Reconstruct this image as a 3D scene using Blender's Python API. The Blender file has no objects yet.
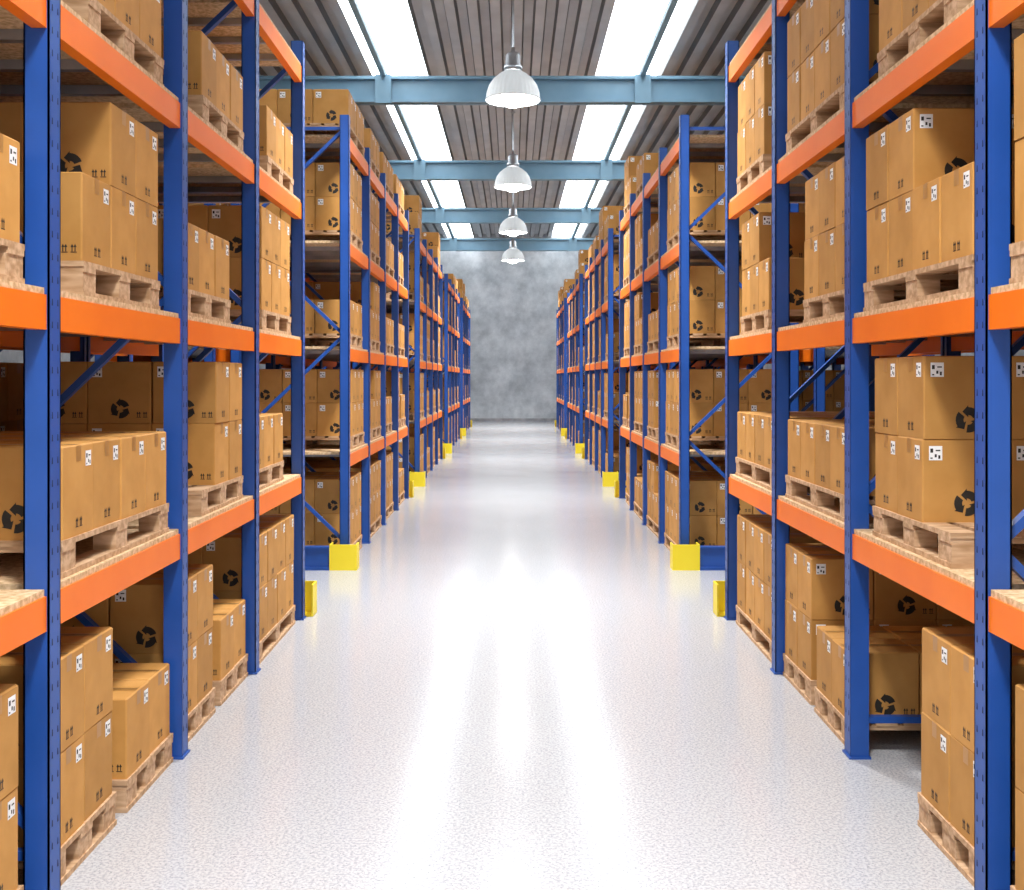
import bpy, math, random
from mathutils import Vector, Matrix
random.seed(7)
S=bpy.context.scene
COL=S.collection
# ---------------- materials ----------------
def new_mat(name):
    m=bpy.data.materials.new(name); m.use_nodes=True
    nt=m.node_tree; b=nt.nodes['Principled BSDF']
    return m,nt,b
def setc(b,c,r=.5,met=0,spec=.5):
    b.inputs['Base Color'].default_value=(*c,1); b.inputs['Roughness'].default_value=r
    b.inputs['Metallic'].default_value=met; b.inputs['Specular IOR Level'].default_value=spec
def noise_mat(name,c1,c2,scale,r=.5,met=0,spec=.5,detail=4,lo=.35,hi=.65,bump=0,attr=False,stretch=None):
    m,nt,b=new_mat(name); setc(b,c1,r,met,spec)
    tc=nt.nodes.new('ShaderNodeTexCoord'); n=nt.nodes.new('ShaderNodeTexNoise')
    mp=nt.nodes.new('ShaderNodeMapping')
    if stretch: mp.inputs['Scale'].default_value=stretch
    nt.links.new(tc.outputs['Object'],mp.inputs['Vector']); nt.links.new(mp.outputs['Vector'],n.inputs['Vector'])
    n.inputs['Scale'].default_value=scale; n.inputs['Detail'].default_value=detail
    cr=nt.nodes.new('ShaderNodeValToRGB')
    cr.color_ramp.elements[0].position=lo; cr.color_ramp.elements[0].color=(*c1,1)
    cr.color_ramp.elements[1].position=hi; cr.color_ramp.elements[1].color=(*c2,1)
    nt.links.new(n.outputs['Fac'],cr.inputs['Fac'])
    out=cr.outputs['Color']
    if attr:
        a=nt.nodes.new('ShaderNodeAttribute'); a.attribute_name='tone'
        mx=nt.nodes.new('ShaderNodeMix'); mx.data_type='RGBA'; mx.blend_type='MULTIPLY'
        mx.inputs[0].default_value=1
        nt.links.new(out,mx.inputs[6]); nt.links.new(a.outputs['Color'],mx.inputs[7]); out=mx.outputs[2]
    nt.links.new(out,b.inputs['Base Color'])
    if bump:
        bp=nt.nodes.new('ShaderNodeBump'); bp.inputs['Strength'].default_value=bump; bp.inputs['Distance'].default_value=.01
        nt.links.new(n.outputs['Fac'],bp.inputs['Height']); nt.links.new(bp.outputs['Normal'],b.inputs['Normal'])
    return m,nt,b
def emi(name,c,s,base=(.8,.8,.8)):
    m,nt,b=new_mat(name); setc(b,base,.4)
    b.inputs['Emission Color'].default_value=(*c,1); b.inputs['Emission Strength'].default_value=s
    return m
M_CARD=noise_mat('cardboard',(.51,.252,.064),(.59,.302,.084),6,.65,spec=.25,attr=True)[0]
M_TAPE=noise_mat('packing_tape',(.38,.185,.045),(.44,.215,.055),9,.35,spec=.5)[0]
M_INK=noise_mat('black_ink',(.012,.010,.008),(.025,.02,.015),20,.6)[0]
M_LABEL=noise_mat('white_label',(.85,.85,.85),(.95,.95,.95),20,.5)[0]
M_WOOD=noise_mat('pallet_wood',(.42,.25,.13),(.64,.43,.27),7,.7,spec=.2,stretch=(1,6,6))[0]
M_CHIP=noise_mat('chipboard',(.50,.32,.16),(.80,.59,.37),45,.65,spec=.2,detail=6)[0]
M_BLUE=noise_mat('blue_painted_steel',(.011,.070,.32),(.017,.085,.38),3,.38)[0]
M_ORANGE=noise_mat('orange_painted_steel',(.86,.170,.006),(.91,.195,.009),3,.42,spec=.3)[0]
M_YEL=noise_mat('yellow_painted_steel',(.90,.70,.02),(.95,.76,.03),3,.4)[0]
M_SLOT=noise_mat('dark_slot',(.006,.012,.05),(.008,.016,.06),3,.8)[0]
M_STEEL=noise_mat('pale_blue_roof_steel',(.18,.34,.47),(.22,.39,.52),2,.45)[0]
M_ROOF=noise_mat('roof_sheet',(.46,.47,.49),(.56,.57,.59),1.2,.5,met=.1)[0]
M_WEB_SHADED=noise_mat('roof_sheet_web_shaded',(.15,.155,.165),(.20,.205,.21),1.2,.5,met=.1)[0]  # same sheet, rib sides darkened in colour to paint in their shading
M_SKY=emi('skylight_polycarbonate',(.92,.97,1.0),4.2)
M_METAL=noise_mat('lamp_metal',(.35,.37,.4),(.5,.52,.55),5,.35,met=.8)[0]
M_SHADE=emi('lamp_shade_glass',(1,1,1),.14,(.62,.66,.68))
M_BULB=emi('lamp_bulb',(1,.98,.95),34)
# floor
M_FLOOR,nt,b=new_mat('epoxy_floor'); setc(b,(.5,.51,.54),.2,0,.32)
tc=nt.nodes.new('ShaderNodeTexCoord')
n1=nt.nodes.new('ShaderNodeTexNoise'); n1.inputs['Scale'].default_value=85; n1.inputs['Detail'].default_value=3
v=nt.nodes.new('ShaderNodeTexVoronoi'); v.inputs['Scale'].default_value=75
nt.links.new(tc.outputs['Object'],n1.inputs['Vector']); nt.links.new(tc.outputs['Object'],v.inputs['Vector'])
c1=nt.nodes.new('ShaderNodeValToRGB'); c1.color_ramp.elements[0].position=.38; c1.color_ramp.elements[0].color=(.35,.36,.385,1)
c1.color_ramp.elements[1].position=.58; c1.color_ramp.elements[1].color=(.485,.495,.52,1)
nt.links.new(n1.outputs['Fac'],c1.inputs['Fac'])
c2=nt.nodes.new('ShaderNodeValToRGB'); c2.color_ramp.elements[0].position=.13; c2.color_ramp.elements[0].color=(.40,.41,.44,1)
c2.color_ramp.elements[1].position=.22; c2.color_ramp.elements[1].color=(1,1,1,1)
nt.links.new(v.outputs['Distance'],c2.inputs['Fac'])
mx=nt.nodes.new('ShaderNodeMix'); mx.data_type='RGBA'; mx.blend_type='MULTIPLY'; mx.inputs[0].default_value=.75
nt.links.new(c1.outputs['Color'],mx.inputs[6]); nt.links.new(c2.outputs['Color'],mx.inputs[7]); nt.links.new(mx.outputs[2],b.inputs['Base Color'])
n3=nt.nodes.new('ShaderNodeTexNoise'); n3.inputs['Scale'].default_value=1.2; n3.inputs['Detail'].default_value=5; nt.links.new(tc.outputs['Object'],n3.inputs['Vector'])
mr=nt.nodes.new('ShaderNodeMapRange'); mr.inputs[3].default_value=.12; mr.inputs[4].default_value=.20
nt.links.new(n3.outputs['Fac'],mr.inputs[0]); nt.links.new(mr.outputs[0],b.inputs['Roughness'])
# concrete
M_CONC,nt,b=new_mat('concrete_wall'); setc(b,(.4,.42,.45),.7)
tc=nt.nodes.new('ShaderNodeTexCoord')
na=nt.nodes.new('ShaderNodeTexNoise'); na.inputs['Scale'].default_value=1.1; na.inputs['Detail'].default_value=12; na.inputs['Roughness'].default_value=.72
nt.links.new(tc.outputs['Object'],na.inputs['Vector'])
ca=nt.nodes.new('ShaderNodeValToRGB'); ca.color_ramp.elements[0].position=.36; ca.color_ramp.elements[0].color=(.44,.48,.52,1)
ca.color_ramp.elements[1].position=.66; ca.color_ramp.elements[1].color=(.80,.84,.88,1)
nt.links.new(na.outputs['Fac'],ca.inputs['Fac']); nt.links.new(ca.outputs['Color'],b.inputs['Base Color'])

# ---------------- mesh builder ----------------
class MB:
    def __init__(s): s.v=[];s.f=[];s.m=[];s.t=[];s.mats=[]
    def mi(s,m):
        if m not in s.mats: s.mats.append(m)
        return s.mats.index(m)
    def poly(s,pts,m,t=1):
        n=len(s.v); s.v+= [tuple(p) for p in pts]; s.f.append(tuple(range(n,n+len(pts)))); s.m.append(s.mi(m)); s.t.append(t)
    def box(s,x0,x1,y0,y1,z0,z1,m,M=None,t=1):
        P=[Vector(p) for p in ((x0,y0,z0),(x1,y0,z0),(x1,y1,z0),(x0,y1,z0),(x0,y0,z1),(x1,y0,z1),(x1,y1,z1),(x0,y1,z1))]
        if M: P=[M@p for p in P]
        n=len(s.v); s.v+=[tuple(p) for p in P]
        for f in ((0,3,2,1),(4,5,6,7),(0,1,5,4),(1,2,6,5),(2,3,7,6),(3,0,4,7)):
            s.f.append(tuple(n+i for i in f)); s.m.append(s.mi(m)); s.t.append(t)
    def bar(s,a,b,w,h,m):
        a=Vector(a);b=Vector(b);d=b-a;L=d.length
        q=d.to_track_quat('Z','Y').to_matrix().to_4x4(); q.translation=a
        s.box(-w/2,w/2,-h/2,h/2,0,L,m,q)
    def lathe(s,prof,m,seg=32,c=(0,0,0),flute=0,nf=24):
        def R(r,a): return r*(1+flute*math.cos(nf*a))
        for i in range(len(prof)-1):
            r0,z0=prof[i]; r1,z1=prof[i+1]
            for k in range(seg):
                a0=2*math.pi*k/seg;a1=2*math.pi*(k+1)/seg
                s.poly([(c[0]+R(r0,a0)*math.cos(a0),c[1]+R(r0,a0)*math.sin(a0),c[2]+z0),(c[0]+R(r0,a1)*math.cos(a1),c[1]+R(r0,a1)*math.sin(a1),c[2]+z0),
                        (c[0]+R(r1,a1)*math.cos(a1),c[1]+R(r1,a1)*math.sin(a1),c[2]+z1),(c[0]+R(r1,a0)*math.cos(a0),c[1]+R(r1,a0)*math.sin(a0),c[2]+z1)],m)
    def mesh(s,name,smooth=False):
        me=bpy.data.meshes.new(name); me.from_pydata(s.v,[],s.f)
        for m in s.mats: me.materials.append(m)
        me.polygons.foreach_set('material_index',s.m)
        ca=me.color_attributes.new('tone','FLOAT_COLOR','CORNER')
        d=[]
        for f,t in zip(s.f,s.t): d+= [t,t,t,1]*len(f)
        ca.data.foreach_set('color',d)
        if smooth:
            import bmesh
            bm=bmesh.new(); bm.from_mesh(me); bmesh.ops.remove_doubles(bm,verts=bm.verts,dist=1e-5); bm.to_mesh(me); bm.free()
            me.polygons.foreach_set('use_smooth',[True]*len(me.polygons))
        me.update(); return me
def obj(name,me,loc=(0,0,0),rz=0,parent=None):
    o=bpy.data.objects.new(name,me); o.location=loc; o.rotation_euler=(0,0,rz); COL.objects.link(o)
    if parent: o.parent=parent
    return o

# ---------------- dimensions ----------------
XL,XR=-1.525,1.555
BAY=1.452; NB=4; DEP=1.10; LEV=.992; RH=4.20
STARTS=[2.21,10.26,18.0,25.8,33.55]
YW=44.6; ROOF=7.46; HW=7.0
UW=.092; UD=.085
# ---------------- room ----------------
m=MB(); m.box(-HW,HW,-6,YW,-.1,0,M_FLOOR); obj('floor',m.mesh('floor'))
m=MB(); m.box(-HW,HW,YW,YW+.2,0,ROOF+.3,M_CONC); obj('wall_back',m.mesh('wall_back'))
m=MB(); m.box(-HW-.2,-HW,-6,YW+.2,0,ROOF+.3,M_CONC); obj('wall_left',m.mesh('wall_left'))
m=MB(); m.box(HW,HW+.2,-6,YW+.2,0,ROOF+.3,M_CONC); obj('wall_right',m.mesh('wall_right'))
m=MB(); m.box(-HW,HW,YW-.03,YW,0,.12,M_METAL); obj('baseboard_back',m.mesh('bb'))
# corrugated roof, ribs along Y
SK0,SK1=1.60,2.70
m=MB(); x=-HW; pitch=.35; prof=[(0,0),(.15,0),(.18,.12),(.32,.12),(.35,0)]
pts=[]
while x<HW:
    for px,pz in prof[:-1]: pts.append((x+px,pz))
    x+=pitch
pts.append((x,0))
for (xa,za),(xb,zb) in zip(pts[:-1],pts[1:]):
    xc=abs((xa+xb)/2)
    mt=M_SKY if SK0<xc<SK1 else (M_ROOF if za==zb else M_WEB_SHADED)
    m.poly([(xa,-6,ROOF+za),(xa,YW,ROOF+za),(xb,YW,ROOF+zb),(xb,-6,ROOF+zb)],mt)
m.box(-HW-.2,HW+.2,-6,YW,ROOF+.14,ROOF+.17,M_ROOF)
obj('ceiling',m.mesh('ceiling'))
# roof girders
gm=MB(); zb=6.52; zt=6.97
gm.box(-HW,HW,-.12,.12,zb,zb+.05,M_STEEL); gm.box(-HW,HW,-.12,.12,zt-.05,zt,M_STEEL); gm.box(-HW,HW,-.02,.02,zb,zt,M_STEEL)
for sx in (-1,1):
    gm.box(sx*2.24-.14,sx*2.24+.14,-.135,-.12,zb-.02,zt+.02,M_STEEL)
    gm.box(sx*4.6-.01,sx*4.6+.01,-.1,.1,zb,zt,M_STEEL)
    gm.box(min(sx*(HW-.25),sx*HW),max(sx*(HW-.25),sx*HW),-.12,.12,0,zb,M_STEEL)
gme=gm.mesh('roof_girder')
for i in range(-2,6):
    y=19.1+7.37*i
    if -5<y<YW: obj('roof_girder',gme,(0,y,0))
pm=MB()
pm.box(-.045,.045,-6,YW,zt,zt+.09,M_STEEL)
pme=pm.mesh('roof_purlin')
for xx in (-5.6,-2.24,2.24,5.6): obj('roof_purlin',pme,(xx,0,0))
# ---------------- racks ----------------
def build_rack():
    m=MB(); L=BAY*NB
    for i in range(NB+1):
        y=i*BAY
        for sx in (-1,1):
            xo=sx*DEP/2; xi=sx*(DEP/2-UD)
            a,b_=min(xo,xi),max(xo,xi)
            w0=xo-sx*.006
            m.box(min(xo,w0),max(xo,w0),y-UW/2,y+UW/2,.01,RH,M_BLUE)
            for sy in (-1,1):
                yy=y+sy*UW/2; y2=yy-sy*.006
                m.box(a,b_,min(yy,y2),max(yy,y2),.01,RH,M_BLUE)
                y3=yy-sy*.03; x3=xi+sx*.006
                m.box(min(xi,x3),max(xi,x3),min(yy,y3),max(yy,y3),.01,RH,M_BLUE)
            m.box(a-.008,b_+.008,y-UW/2-.01,y+UW/2+.01,0,.01,M_BLUE)
            z=.12
            while z<RH-.05:
                for sy in (-1,1):
                    X=xo+sx*.0008
                    yc=y+sy*.022
                    m.poly([(X,yc-.005,z),(X,yc+.005,z),(X,yc+.003,z+.022),(X,yc-.003,z+.022)],M_SLOT)
                z+=.075
        z=.25; xa=DEP/2-UD+.02
        m.bar((-xa,y,z-.08),(xa,y,z-.08),.035,.03,M_BLUE)
        side=1
        while z+.93<RH+.02:
            m.bar((side*xa,y,z),(-side*xa,y,z+.93),.04,.03,M_BLUE)
            side=-side; z+=.93+.03
        m.bar((-xa,y,RH-.12),(xa,y,RH-.12),.035,.03,M_BLUE)
    for i in range(NB):
        y0=i*BAY+UW/2; y1=(i+1)*BAY-UW/2
        for l in range(1,5):
            zc=l*LEV-.01; 
            for sx in (-1,1):
                x0=sx*(DEP/2-.008); x1=sx*(DEP/2-.058)
                m.box(min(x0,x1),max(x0,x1),y0,y1,zc-.06,zc+.055,M_ORANGE)
            m.box(-DEP/2+.015,DEP/2-.015,y0+.002,y1-.002,zc+.055,zc+.078,M_CHIP)
            for yy in (y0+.3,(y0+y1)/2,y1-.3):
                m.box(-DEP/2+.06,DEP/2-.06,yy-.02,yy+.02,zc+.015,zc+.054,M_METAL)
    return m.mesh('pallet_rack')
rack=build_rack()
def build_guard(s,e):
    m=MB()
    def B(x0,x1,y0,y1,z0,z1,mt): m.box(min(s*x0,s*x1),max(s*x0,s*x1),min(e*y0,e*y1),max(e*y0,e*y1),z0,z1,mt)
    p=.10 if e<0 else .055
    B(-p,.15,.088,.10,0,.235,M_YEL)
    B(-p,-p+.012,-.06,.10,0,.235,M_YEL)
    B(.138,.15,-.06,.10,0,.235,M_YEL)
    B(-p,.15,-.06,.10,0,.008,M_YEL)
    B(.15,1.14,.05,.085,.03,.20,M_BLUE); B(.15,1.14,.02,.1,.0,.03,M_BLUE); B(.15,1.14,.02,.1,.20,.215,M_BLUE)
    return m.mesh('rack_end_guard')
# ---------------- boxes & pallets ----------------
BX,BY,BZ=.335,.282,.325
PW,PH=1.03,.13
def add_pallet(m,PL):
    t=.02
    for xc in (-PW/2+.05,0,PW/2-.05):
        m.box(xc-.05,xc+.05,-PL/2,PL/2,0,t,M_WOOD,t=random.uniform(.9,1.1))
        for yc in (-PL/2+.065,0,PL/2-.065):
            m.box(xc-.045,xc+.045,yc-.062,yc+.062,t,PH-2*t,M_WOOD)
    for yc in (-PL/2+.06,0,PL/2-.06):
        m.box(-PW/2,PW/2,yc-.055,yc+.055,PH-2*t,PH-t,M_WOOD)
    nb=8; w=.1; 
    for i in range(nb):
        xc=-PW/2+w/2+(PW-w)*i/(nb-1)
        m.box(xc-w/2,xc+w/2,-PL/2,PL/2,PH-t,PH,M_WOOD)
def arc_arrow(T,m):
    n=5; a0=math.radians(-8); a1=math.radians(62)
    for q in range(n):
        b0=a0+(a1-a0)*q/n; b1=a0+(a1-a0)*(q+1)/n
        m.poly([T((.38*math.cos(b0),.38*math.sin(b0))),T((1.0*math.cos(b0),1.0*math.sin(b0))),T((1.0*math.cos(b1),1.0*math.sin(b1))),T((.38*math.cos(b1),.38*math.sin(b1)))],M_INK)
    ca,sa=math.cos(a1),math.sin(a1)
    m.poly([T((.20*ca,.20*sa)),T((1.15*ca,1.15*sa)),T((.80*math.cos(a1+.62),.80*math.sin(a1+.62)))],M_INK)
def add_carton(m,cx,cy,z,w,d,h,rz,t):
    M=Matrix.Translation((cx,cy,z))@Matrix.Rotation(rz,4,'Z')
    c=.005
    hw,hd=w/2,d/2
    ring=[(-hw+c,-hd),(hw-c,-hd),(hw,-hd+c),(hw,hd-c),(hw-c,hd),(-hw+c,hd),(-hw,hd-c),(-hw,-hd+c)]
    for i in range(8):
        a=ring[i];b=ring[(i+1)%8]
        m.poly([M@Vector((a[0],a[1],0)),M@Vector((b[0],b[1],0)),M@Vector((b[0],b[1],h-c)),M@Vector((a[0],a[1],h-c))],M_CARD,t)
        ia=(a[0]*(hw-c)/hw,a[1]*(hd-c)/hd); ib=(b[0]*(hw-c)/hw,b[1]*(hd-c)/hd)
        m.poly([M@Vector((a[0],a[1],h-c)),M@Vector((b[0],b[1],h-c)),M@Vector((ib[0],ib[1],h)),M@Vector((ia[0],ia[1],h))],M_CARD,t)
    m.poly([M@Vector((p[0]*(hw-c)/hw,p[1]*(hd-c)/hd,h)) for p in ring],M_CARD,t)
    m.poly([M@Vector((p[0],p[1],0)) for p in reversed(ring)],M_CARD,t)
    e=.0008
    m.poly([M@Vector(p) for p in ((-hw+c,-.022,h+e),(hw-c,-.022,h+e),(hw-c,.022,h+e),(-hw+c,.022,h+e))],M_TAPE)
    m.poly([M@Vector(p) for p in ((-hw+c,-.002,h+2*e),(hw-c,-.002,h+2*e),(hw-c,.002,h+2*e),(-hw+c,.002,h+2*e))],M_INK)
    faces=[((-hw,-hd),(1,0),(0,-1),w,0),((hw,hd),(-1,0),(0,1),w,0),((hw,-hd),(0,1),(1,0),d,1),((-hw,hd),(0,-1),(-1,0),d,1)]
    for o,u,n,W,kind in faces:
        def P(a,b,off=e):
            return M@Vector((o[0]+u[0]*a+n[0]*off,o[1]+u[1]*a+n[1]*off,b))
        def Q(a0,a1,b0,b1,mt,off=e): m.poly([P(a0,b0,off),P(a1,b0,off),P(a1,b1,off),P(a0,b1,off)],mt)
        if kind==0:
            R=.050; lx=W*.52; lz=.075
            for k in range(3):
                A=k*2*math.pi/3+.5
                def T(p):
                    x,y=p; return P(lx+R*(x*math.cos(A)-y*math.sin(A)),lz+R*(x*math.sin(A)+y*math.cos(A)))
                arc_arrow(T,m)
            for j in range(2):
                a=W-.042-.034*j
                Q(a,a+.024,.03,.033,M_INK); Q(a+.004,a+.008,.034,.052,M_INK); Q(a+.015,a+.019,.034,.052,M_INK)
                m.poly([P(a+.0,.05),P(a+.012,.05),P(a+.006,.062)],M_INK); m.poly([P(a+.011,.05),P(a+.023,.05),P(a+.017,.062)],M_INK)
        else:
            Q(W/2-.022,W/2+.022,h-.06,h-.003,M_TAPE)
            for j in range(2):
                a=W*.40+.036*j
                Q(a,a+.026,.03,.033,M_INK); Q(a+.004,a+.009,.034,.054,M_INK); Q(a+.016,a+.021,.034,.054,M_INK)
                m.poly([P(a+.0,.052),P(a+.013,.052),P(a+.0065,.066)],M_INK); m.poly([P(a+.012,.052),P(a+.025,.052),P(a+.0185,.066)],M_INK)
        la=.026 if kind==0 else W-.078
        lb=h-.082
        Q(la,la+.052,lb,lb+.056,M_LABEL)
        Q(la+.005,la+.016,lb+.03,lb+.046,M_INK,2*e); Q(la+.026,la+.044,lb+.036,lb+.041,M_INK,2*e)
        Q(la+.022,la+.030,lb+.012,lb+.024,M_INK,2*e); Q(la+.036,la+.044,lb+.006,lb+.020,M_INK,2*e); Q(la+.005,la+.014,lb+.006,lb+.011,M_INK,2*e)
PAT={
 'A':(4,lambda i,j,k:True),
 'B':(4,lambda i,j,k:k==0),
 'C':(4,lambda i,j,k:k==0 or j>=2),
 'D':(4,lambda i,j,k:(j>=1) if k==0 else j>=2),
 'E':(4,lambda i,j,k:k==0 or j<1),
 's':(3,lambda i,j,k:True),
 't':(3,lambda i,j,k:j>=1),
 'u':(3,lambda i,j,k:k==0 or j>=1),
 'v':(3,lambda i,j,k:k==0),
 'w':(3,lambda i,j,k:k==0 or j==0),
 'x':(2,lambda i,j,k:True),
 'y':(2,lambda i,j,k:k==0),
}
PLEN={4:1.17,3:.86,2:.60}
loads={}
for key,(ny,fn) in PAT.items():
    for s in (-1,1):
        m=MB(); add_pallet(m,PLEN[ny])
        for i in range(3):
            for j in range(ny):
                for k in range(2):
                    if not fn(i,j,k): continue
                    cx=s*((i-1)*(BX+.004)); cy=(j-(ny-1)/2)*(BY+.004)
                    t=random.uniform(.84,1.1)
                    add_carton(m,cx+random.uniform(-.003,.003),cy+random.uniform(-.002,.002),PH+k*(BZ+.001),BX,BY,BZ,random.uniform(-.006,.006),t)
        loads[(key,s)]=m.mesh('loaded_pallet_'+key)
N0=None
XY=[('x',-.36),('y',.35)]; 
SPEC={ # (run,side,bay): levels 0..4 -> (pattern, shift along the aisle)
 (0,-1,0):[('A',0),N0,('B',0),('A',0),('A',0)],
 (0,-1,1):[XY,('B',0),('u',.05),('s',.10),('A',0)],
 (0,-1,2):[XY,('t',.10),('v',-.2),('v',.1),('A',0)],
 (0,-1,3):[('A',0),('v',-.2),('s',0),('v',.15),N0],
 (0,1,0):[('A',0),N0,('C',0),('A',0),('A',0)],
 (0,1,1):[('x',-.37),('t',.05),('C',0),('s',.0),('A',0)],
 (0,1,2):[[('y',-.35),('x',.36)],('B',0),('s',-.22),('A',0),('A',0)],
 (0,1,3):[('A',0),('B',0),('u',0),('s',.1),N0],
 (1,-1,0):[('s',0),('s',.15),('v',0),('s',0),('B',0)],
 (1,1,0):[('A',0),('s',.1),('s',0),('s',0),N0]}
gd={(s,e):build_guard(s,e) for s in (-1,1) for e in (-1,1)}
for r,y0 in enumerate(STARTS):
    for s in (-1,1):
        face=XL if s<0 else XR
        for row in range(2):
            xc=face+s*(DEP/2+row*(DEP+.16))
            obj('pallet_rack',rack,(xc,y0,0))
            for bI in range(NB):
                for l in range(5):
                    if (r,s,bI) in SPEC and row==0:
                        sp=SPEC[(r,s,bI)][l]
                        if sp is None: continue
                        items=sp if isinstance(sp,list) else [sp]
                    else:
                        key=random.choice('ABCsstuuvvwEX' if l<4 else 'svvBu-v-')
                        if row==1: key=random.choice('AACs-')
                        if key=='-': continue
                        if key=='X': items=XY
                        else: items=[(key,random.uniform(-.2,.2) if key.islower() else random.uniform(-.04,.04))]
                    z=0 if l==0 else l*LEV-.01+.078
                    sm=s if row==0 else -s
                    for key,dy in items:
                        obj('loaded_pallet',loads[(key,sm)],(xc+random.uniform(-.006,.006),y0+(bI+.5)*BAY+dy,z+.0005),random.uniform(-.008,.008))
        obj('rack_end_guard',gd[(s,-1)],(face,y0-.13,0))
        obj('rack_end_guard',gd[(s,1)],(face,y0+NB*BAY+.13,0))
# ---------------- lamps ----------------
lm=MB()
lm.lathe([(.395,0),(.405,.0),(.405,.02),(.395,.03),(.385,.12),(.35,.22),(.29,.31),(.21,.38),(.13,.43)],M_SHADE,144,flute=.012,nf=36)
lm.lathe([(.12,.43),(.135,.44),(.135,.50),(.11,.53),(.11,.66),(.085,.70),(.03,.72),(.03,.78),(.0,.78)],M_METAL,24)
lme=lm.mesh('shade',True)
bm_=MB(); bm_.lathe([(0,-.10),(.08,-.09),(.17,-.04),(.20,.04),(.17,.13),(.08,.25),(.06,.43)],M_BULB,24); bme=bm_.mesh('bulb',True)
ZL=5.84
cm=MB(); cm.lathe([(.016,0),(.016,ROOF-ZL-.77)],M_METAL,8); cm.lathe([(.0,ROOF-ZL-.80),(.05,ROOF-ZL-.80),(.05,ROOF-ZL-.77),(0,ROOF-ZL-.77)],M_METAL,12)
cme=cm.mesh('cord')
for i in range(-2,4):
    y=16.2+7.37*i
    e=bpy.data.objects.new('pendant_lamp',None); COL.objects.link(e); e.location=(0,y,ZL)
    obj('shade',lme,parent=e); obj('bulb',bme,parent=e); obj('cord',cme,(0,0,.77),parent=e)
    ld=bpy.data.lights.new('lamp_light','AREA'); ld.shape='DISK'; ld.size=.74; ld.energy=330; ld.color=(1,.98,.95); ld.spread=math.radians(110)
    lo=bpy.data.objects.new('lamp_light',ld); COL.objects.link(lo); lo.parent=e; lo.location=(0,0,-.01)
# world
w=bpy.data.worlds.new('World'); S.world=w; w.use_nodes=True
w.node_tree.nodes['Background'].inputs[0].default_value=(.95,.975,1,1); w.node_tree.nodes['Background'].inputs[1].default_value=1.1
# camera
cd=bpy.data.cameras.new('camera'); cam=bpy.data.objects.new('camera',cd); COL.objects.link(cam)
cam.location=(0,0,1.755); cam.rotation_euler=(math.pi/2,0,0)
cd.sensor_width=36; cd.lens=1100/1024*36; cd.shift_y=-67/1024; cd.shift_x=-1/1024; cd.clip_start=.05; cd.clip_end=200
S.camera=cam
S.view_settings.view_transform='Standard'
